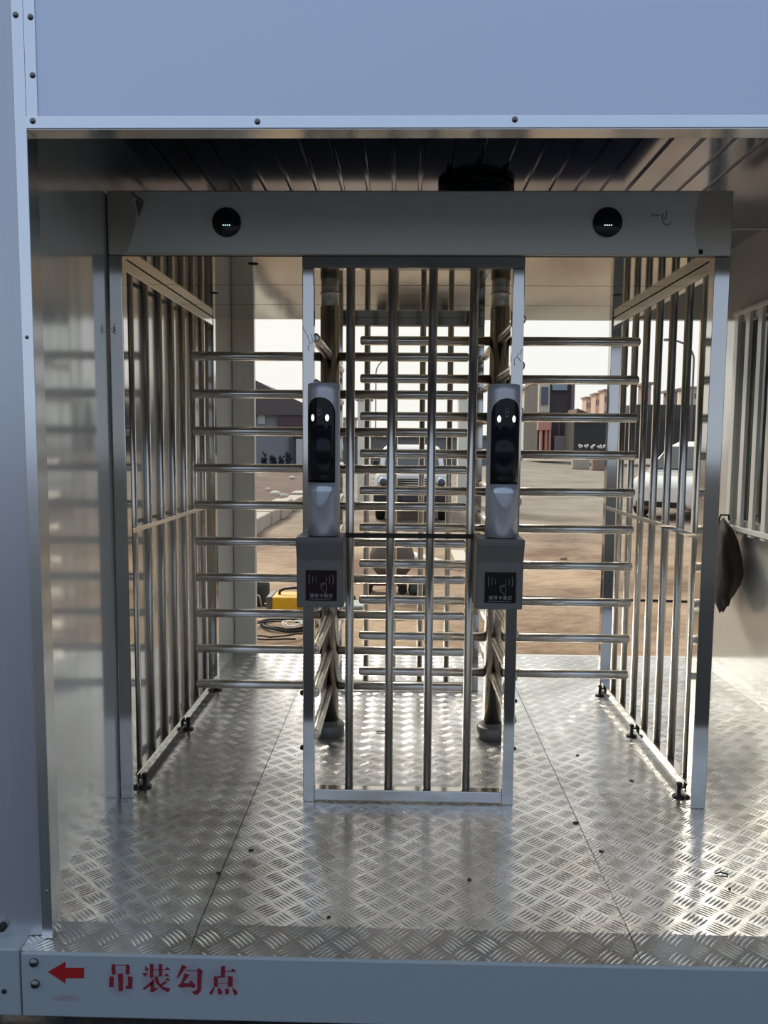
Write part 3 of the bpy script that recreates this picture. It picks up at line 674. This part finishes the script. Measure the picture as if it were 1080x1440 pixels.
t = empty('tool_bucket', (-1.47, 7.72, GZ), 'dark green round drum left of the yellow welding machine', 'bucket')
MB().lathe((-1.47, 7.72, G), [(.11, 0), (.13, .02), (.14, .2), (.12, .26), (.05, .285), (.001, .29)], 24).build('drum', mat('dark_green_plastic', (38, 52, 46), .5), t)
MB().tube([(-1.55, 7.6, G+.12), (-1.49, 7.55, G+.17), (-1.41, 7.57, G+.12), (-1.39, 7.57, G+.02)], .008, 8).build('wire_handle', CHROME, t)
for k, lab in enumerate(('thick black welding cable looped in front of the yellow machine', 'thin dark cable loosely coiled on the sand below the welding machine', 'pale tangled wire lying over the black cables')):
    P = []; n = 46; r1 = (.20, .27, .08)[k]; c0 = ((-1.0, 6.85), (-1.02, 6.55), (-.94, 6.7))[k]
    for i in range(n):
        a = i/n*2*PI*(2.3, 1.7, 3)[k]; r_ = r1*(1+.25*math.sin(a*.7+k)); P.append((c0[0]+1.1*r_*math.cos(a+k), c0[1]+1.15*r_*math.sin(a+k), G+.014+.012*(i % 5)/5+.02*k+.006*math.sin(a*2)))
    tag(MB().tube(P, (.012, .008, .005)[k], 8).build('welding_cable' if k < 2 else 'tangled_wire', (RUBBER, DARKM, mat('pale_wire', (210, 205, 190), .5))[k]), lab, 'cable')
# items in the yard straight behind the gates
t = empty('work_stool', (-.15, 8.45, GZ), 'low dark red trolley base on the sand behind the gate', 'trolley')
MB().box((-.40, 8.3, G+.10), (.06, 8.6, G+.17), .01).build('deck', mat('dark_red_paint', (72, 40, 34), .6), t)
for x_ in (-.36, .02):
    for y_ in (8.34, 8.56): MB().lathe((x_, y_, G+.05), [(.05, -.02), (.05, .02)], 18, 'Y').build('castor', RUBBER, t)
tag(MB().lathe((-.1, 8.45, G), [(.05, .1705), (.15, .19), (.235, .30), (.25, .42), (.21, .54), (.10, .60), (.001, .61)], 26).build('cloth_sack', mat('sack_brown_grey', (96, 86, 74), .85, bump=.3, bscale=9)), 'rounded grey brown sack standing on the low red trolley', 'sack')
tag(MB().lathe((.19, 8.35, G), [(.09, 0), (.11, .05), (.10, .12), (.06, .15), (.05, .19), (.001, .2)], 20).build('oil_can', mat('dark_green_can', (44, 56, 44), .5)), 'small dark green can beside the low red trolley', 'can')
tag(MB().box((-.78, 7.55, G), (-.36, 7.85, G+.035), .01).build('metal_plate', mat('pale_green_plate', (150, 160, 148), .4)), 'pale green metal plate flat on the sand behind the gate', 'plate')
tag(MB().lathe((-.60, 8.0, G), [(.13, 0), (.13, .03), (.10, .06), (.001, .065)], 20).build('plastic_basin', mat('lid_green', (52, 66, 50), .6)), 'dark green upturned basin on the ground behind the metal plate', 'basin')
tag(MB().tube([(.05, 11.2, G+.05), (.75, 10.0, G+.04)], .05, 12).build('plastic_pipe', mat('white_pipe', (224, 218, 205), .5)), 'white pipe lying diagonally behind the brown sack', 'pipe')
tag(MB().box((.75, 10.1, G), (.95, 11.6, G+.05), .01).build('timber_board', mat('pale_timber', (200, 190, 172), .8)), 'pale board lying on the ground right of the white pipe', 'board')
tag(MB().tube([(.8, 8.3, G+.012), (1.9, 8.18, G+.012), (4.2, 8.0, G+.012)], .012, 8).build('steel_rod', DARKM), 'long thin rusty rod across the sand behind the right arms', 'rod')
for k, (px, py, s_) in enumerate(((686, 905, .07), (625, 890, .05), (558, 868, .04), (792, 785, .04))):
    p = onZ(px, py, GZ+.02); tag(MB().ball(p, s_, 1.5, 1, .6, 2, s_*.15).build('stone', mat('stone_tan', (170, 150, 124), .9)), ['brown stone by the floor edge right of the rotor', 'pale stone by the floor edge between the gate bars', 'small dark stone behind the gate', 'tiny pale stone out on the sand at the right'][k], 'stone')

# ------------------------------------------------------------------ buildings
def M_(n, c, **k): return mat(n, c, .85, vary=.06, vscale=.6, **k)
WIN = mat('building_window', (70, 76, 82), .15, spec=.8)
def building(name, label, cat, boxes, wins, wallm, roof=None, group=None):
    c = boxes[0]; t = empty(name, ((c[0]+c[3])/2, (c[1]+c[4])/2, GZ), label, cat, group)
    for b in boxes:
        mt = b[7] if len(b) > 7 else wallm
        MB().box(b[0:3], b[3:6]).build(b[6] if len(b) > 6 else 'wall', mt, t)
    for w in wins:
        MB().box(w[0:3], w[3:6]).build('window', WIN if len(w) < 7 else w[6], t)
    if roof: roof(t)
    return t
# left: grey house with a pitched tiled roof, doorway and annex at about 55 m
def P2(px, py, y): return onY(px, py, y)
y = 54
a = P2(352, 655, y); b = P2(436, 655, y)
def roofL(t):
    A = P2(362, 536, y); B = P2(392, 552, y); C = P2(432, 572, y); D = P2(362, 580, y)
    MB().prism([(A.x-6, y-.4, A.z), (A.x, y-.4, A.z), (B.x, y-.4, B.z), (C.x+.8, y-.4, C.z-.2), (C.x+.8, y-.4, C.z-.6), (A.x-6, y-.4, C.z-.6)], (0, 8, 0)).build('roof', M_('grey_tiles', (92, 84, 80)), t)
p1 = P2(375, 568, y); p2 = P2(432, 601, y); p0 = P2(352, 652, y)
t = building('village_house', 'grey rendered house with a sloping roof behind the left arms', 'house',
    [(p0.x-7, y, GZ, b.x+1, y+7, p1.z-.7)], [], M_('grey_render', (132, 130, 130)), roofL)
q = P2(391, 571, y); q2 = P2(433, 601, y); MB().box((q.x, y-.3, q2.z), (q2.x+.9, y-.02, q.z-.3)).build('awning', M_('maroon_board', (86, 64, 66)), t)
q = P2(407, 615, y); q2 = P2(430, 650, y); MB().box((q.x, y-.25, GZ), (q.x+.35, y-.02, q.z)).build('door_frame', M_('frame_dark', (80, 76, 74)), t); MB().box((q.x+.5, y-.25, GZ), (q.x+1.1, y-.05, q.z-.1)).build('door_post', M_('post_pale', (190, 186, 180)), t)
MB().box((q.x+.3, y-.28, q.z-.02), (q2.x+.4, y-.02, q.z+.25)).build('lintel', M_('lintel_dark', (72, 66, 64)), t)
q = P2(363, 563, y); MB().box((q.x, y-.1, P2(363, 596, y).z), (q.x+.5, y-.02, q.z)).build('window', M_('pale_win', (178, 176, 172)), t)
# shrubs in front of it
for k, px in enumerate((372, 384, 396, 405)):
    p = onY(px, 650, 50); t = empty('dark_shrub', (p.x, 50, GZ), 'dark leafy shrub before the grey house, %s' % ['leftmost of the four', 'second from the left', 'third from the left', 'rightmost and nearest the doorway'][k], 'shrub', 'shrubs before the grey house')
    m = MB()
    for j in range(22):
        c = Vector((p.x+random.uniform(-.14, .14), 50+random.gauss(0, .2), GZ+.15+random.random()*.8*(1.05 if k in (0, 3) else .8)))
        m.ball(c, random.uniform(.07, .13), sub=1, jit=.03)
    m.build('foliage', mat('dark_foliage', (30, 36, 44), .8, vary=.3), t); MB().tube([(p.x, 50, GZ), (p.x, 50, GZ+.5)], .03, 6).build('stem', DARKM, t)
# right: dark shopfront block with pale columns at about 70 m
y = 70
def bx(x0, y0, x1, y1, d0=0, d1=3, name='wall', mt=None):
    A = P2(x0, y1, y); B = P2(x1, y0, y); r = (A.x, y+d0, A.z, B.x, y+d1, B.z, name)
    return r + ((mt,) if mt else ())
cream = M_('cream_render', (206, 196, 172)); pink = M_('pink_column', (214, 150, 132)); dark = M_('dark_cladding', (76, 68, 66)); grey = M_('grey_board', (130, 122, 122))
t = empty('shop_building', (P2(780, 640, y).x, y+3, GZ), 'dark clad building with pink columns and a blue grey sign panel', 'building')
def add(r, nm=None):
    MB().box(r[0:3], r[3:6]).build(nm or r[6], r[7] if len(r) > 7 else dark, t)
add(bx(755, 540, 805, 643, 0, 8)); add(bx(776, 528, 800, 541, 0, 3, 'roof_hut', M_('roof_dark', (90, 88, 84))))
add(bx(756, 540, 772, 580, -.6, 0, 'bay', cream)); add(bx(759, 545, 769, 570, -.75, -.6, 'bay_window', WIN))
add(bx(776, 538, 797, 549, -.3, 0, 'sign_panel', M_('sign_blue_grey', (140, 158, 166)))); add(bx(800, 540, 807, 643, -.5, 0, 'corner_column', M_('col_grey', (120, 112, 108))))
for x_ in (757, 764, 769): add(bx(x_, 592, x_+4, 633, -.8, -.4, 'column', pink))
add(bx(754, 588, 773, 605, -.9, -.3, 'column_capital', pink))
for x_ in (784, 795, 802): add(bx(x_, 592, x_+1.2, 620, -.5, -.3, 'mullion', grey))
add(bx(777, 613, 798, 634, -1, -.7, 'hoarding_panel', grey)); add(bx(800, 612, 811, 634, -1, -.7, 'hoarding_panel', grey))
# apartment blocks
def block(px0, py0, px1, py1, dist, label, cols, rows, group='pale apartment blocks in the distance', mt=cream):
    A = P2(px0, py1, dist); B = P2(px1, py0, dist); t = empty('apartment_block', ((A.x+B.x)/2, dist, GZ), label, 'building', group)
    MB().box((A.x, dist, GZ), (B.x, dist+4, B.z)).build('wall', mt, t)
    MB().box((A.x-.3, dist-.4, B.z), (B.x+.3, dist+4.3, B.z+.35)).build('roof', M_('apt_roof', (150, 134, 120)), t)
    W, H = B.x-A.x, B.z-max(A.z, GZ+.5)
    for i in range(cols):
        for j in range(rows):
            x = A.x+W*(i+.3)/cols; z = B.z-H*(j+.75)/rows
            MB().box((x, dist-.08, z), (x+W*.4/cols, dist+.02, z+H*.4/rows)).build('window', WIN, t)
    return t
block(734, 556, 739, 643, 106, 'narrow apartment block at the left of the dark clad building', 1, 5)
block(739, 546, 747, 643, 98, 'tall narrow apartment block just left of the cream bay', 2, 5)
block(748, 541, 757, 643, 90, 'apartment block partly behind the cream bay', 2, 5)
block(822, 560, 835, 643, 175, 'lowest of the pink apartment blocks right of the dark clad building', 3, 4, mt=M_('apt_pink', (214, 184, 160)))
block(835, 555, 847, 643, 168, 'middle pink apartment block right of the dark clad building', 3, 4, mt=M_('apt_pink', (214, 184, 160)))
block(847, 550, 872, 643, 160, 'broad pink apartment block behind the rear right post', 6, 4, mt=M_('apt_pink', (214, 184, 160)))
block(866, 544, 880, 643, 120, 'pale block seen between the last bars of the right barrier', 3, 5)
block(963, 547, 985, 643, 120, 'pale block far right behind the white car', 4, 5)
block(906, 541, 916, 643, 110, 'plain pink tower behind the right side barrier', 1, 1, mt=M_('tower_pink', (168, 142, 140)))
block(943, 551, 953, 643, 110, 'plain grey tower behind the right side barrier', 1, 1, mt=M_('tower_grey', (132, 124, 122)))
# long dark wall building to the right
y = 63
t = empty('long_shed', (P2(900, 643, y).x, y+2, GZ), 'long low dark building with a brown roof behind the right arms', 'building')
def addx(x0, y0, x1, y1, d0, d1, nm, mt):
    A = P2(x0, y1, y); B = P2(x1, y0, y); MB().box((A.x, y+d0, A.z), (B.x, y+d1, B.z)).build(nm, mt, t)
dk = M_('dark_green_wall', (62, 60, 54))
addx(806, 592, 1000, 644, 0, 3.5, 'wall', dk); addx(893, 569, 1000, 595, .5, 3.5, 'upper_wall', M_('dark_upper', (74, 72, 66)))
A = P2(806, 578, y); B = P2(833, 580, y); C = P2(840, 591, y)
MB().prism([(A.x, y-.3, A.z-.7), (A.x+.3, y-.3, A.z+.2), (B.x-.5, y-.3, B.z), (C.x, y-.3, C.z-.1)], (0, 3.5, 0)).build('roof', M_('brown_roof', (110, 84, 70)), t)
# white flowers/flags in a row before it
for k, px in enumerate((816, 825, 834, 843, 852)):
    p = onY(px, 633, 59); q = onY(px, 628, 59); t = empty('flowering_plant', (p.x, 59, GZ), 'white flowering plant in a row before the dark shed, %s' % ['nearest the grey hoarding', 'second from the grey hoarding', 'middle of the five', 'second from the rear right post', 'nearest the rear right post'][k], 'plant', 'white flowering plants before the dark shed')
    MB().tube([(p.x, 59, GZ), (q.x, 59, q.z)], .03, 6).build('stem', DARKM, t); m = MB()
    for j in range(5): m.ball((q.x+random.uniform(-.14, .14), 59+random.uniform(-.1, .1), q.z+random.uniform(-.1, .15)), .09, sub=1)
    m.build('blossom', mat('white_blossom', (225, 220, 214), .7), t)
tag(MB().box((onY(834, 648, 50).x, 50, GZ), (onY(876, 648, 50).x, 50.5, onY(834, 641, 50).z), .05).build('stacked_bricks', M_('brick_stack', (150, 124, 108))), 'low stack of brownish bricks before the dark shed', 'bricks')
tag(MB().box((onY(806, 648, 52).x, 52, GZ), (onY(830, 648, 52).x, 52.6, onY(806, 643, 52).z), .05).build('stacked_boards', M_('board_stack', (176, 166, 150))), 'low pale stack of boards before the grey hoarding', 'boards')
# centre distance: low dark wall behind the off-road car
y = 60; t = empty('low_wall_building', (P2(580, 643, y).x, y, GZ), 'low grey building behind the off-road car', 'building')
A = P2(470, 652, y); B = P2(690, 617, y); MB().box((A.x, y, GZ), (B.x, y+4, B.z)).build('wall', M_('grey_far_wall', (122, 118, 112)), t); MB().box((A.x-.2, y-.2, B.z), (B.x+.2, y+4.2, B.z+.25)).build('roof', M_('far_roof', (96, 90, 86)), t)
block(689, 585, 716, 643, 130, 'pale block hidden between the right rotor arms', 3, 3); block(440, 590, 500, 643, 130, 'pale block hidden behind the left rotor', 5, 3)
# street lamps
for px, ptop, py, y, s, lab in ((970, 478, 640, 40, -1, 'grey street lamp with an arm curving left behind the right barrier'), (528, 500, 640, 45, 1, 'thin street lamp with an arm curving right behind the gate')):
    p = onY(px, py, y); q = onY(px, ptop, y); t = empty('street_lamp', (p.x, y, GZ), lab, 'street lamp')
    P = [(p.x, y, GZ), (p.x, y, q.z-1)] + [(p.x+s*1.3*(1-math.cos(a)), y, q.z-1+1.0*math.sin(a)) for a in [k*PI/16 for k in range(1, 9)]]
    MB().tube(P, .05 if s < 0 else .035, 10).build('pole', mat('lamp_grey', (110, 108, 106), .5), t)
    MB().box((P[-1][0]-.25, y-.1, q.z-.06), (P[-1][0]+.25, y+.1, q.z+.06), .03).build('lamp_head', mat('lamp_head_grey', (120, 120, 118), .5), t)

# ------------------------------------------------------------------ sky and sun
w = bpy.data.worlds.new('sky'); S.world = w; w.use_nodes = True; nt = w.node_tree; L = nt.links
bg = nt.nodes['Background']; tc = nt.nodes.new('ShaderNodeTexCoord')
SUND = Vector((-.39, .92, 0)).normalized()*math.cos(math.radians(36)) + Vector((0, 0, math.sin(math.radians(36))))
nv = nt.nodes.new('ShaderNodeVectorMath'); nv.operation = 'DOT_PRODUCT'; L.new(tc.outputs['Generated'], nv.inputs[0]); nv.inputs[1].default_value = SUND
sp = nt.nodes.new('ShaderNodeSeparateXYZ'); L.new(tc.outputs['Generated'], sp.inputs[0])
mr = nt.nodes.new('ShaderNodeMapRange'); L.new(nv.outputs['Value'], mr.inputs['Value']); mr.inputs['From Min'].default_value = -.9; mr.inputs['From Max'].default_value = .95
cr = nt.nodes.new('ShaderNodeValToRGB'); L.new(mr.outputs[0], cr.inputs['Fac']); e = cr.color_ramp.elements
e[0].position = 0; e[0].color = (.27, .36, .56, 1); e[1].position = 1; e[1].color = (.74, .725, .675, 1)
k = cr.color_ramp.elements.new(.45); k.color = (.38, .47, .63, 1); k = cr.color_ramp.elements.new(.72); k.color = (.66, .71, .76, 1)
# haze towards the horizon
hz = nt.nodes.new('ShaderNodeMapRange'); L.new(sp.outputs[2], hz.inputs['Value']); hz.inputs['From Min'].default_value = 0; hz.inputs['From Max'].default_value = .35; hz.inputs['To Min'].default_value = .75; hz.inputs['To Max'].default_value = 0
mx = nt.nodes.new('ShaderNodeMix'); mx.data_type = 'RGBA'; L.new(hz.outputs[0], mx.inputs['Factor']); L.new(cr.outputs[0], mx.inputs['A'])
cr2 = nt.nodes.new('ShaderNodeValToRGB'); L.new(mr.outputs[0], cr2.inputs['Fac']); e = cr2.color_ramp.elements
e[0].position = .2; e[0].color = (.48, .54, .63, 1); e[1].position = .8; e[1].color = (.69, .68, .63, 1)
L.new(cr2.outputs[0], mx.inputs['B']); L.new(mx.outputs['Result'], bg.inputs['Color']); bg.inputs['Strength'].default_value = 1.0
sl = bpy.data.lights.new('sun', 'SUN'); sl.energy = 2.4; sl.angle = math.radians(16.0); sl.color = (1, .94, .83)
so = bpy.data.objects.new('sun', sl); COL.objects.link(so); so.rotation_euler = SUND.to_track_quat('Z', 'Y').to_euler(); so.location = (-3, 12, 9)

for o in bpy.data.objects:
    if '_off' in o: del o['_off']
vs = S.view_settings; S.display_settings.display_device = 'sRGB'; vs.view_transform = 'Standard'; vs.look = 'None'; vs.exposure = 0.45; vs.gamma = 1; vs.use_curve_mapping = False
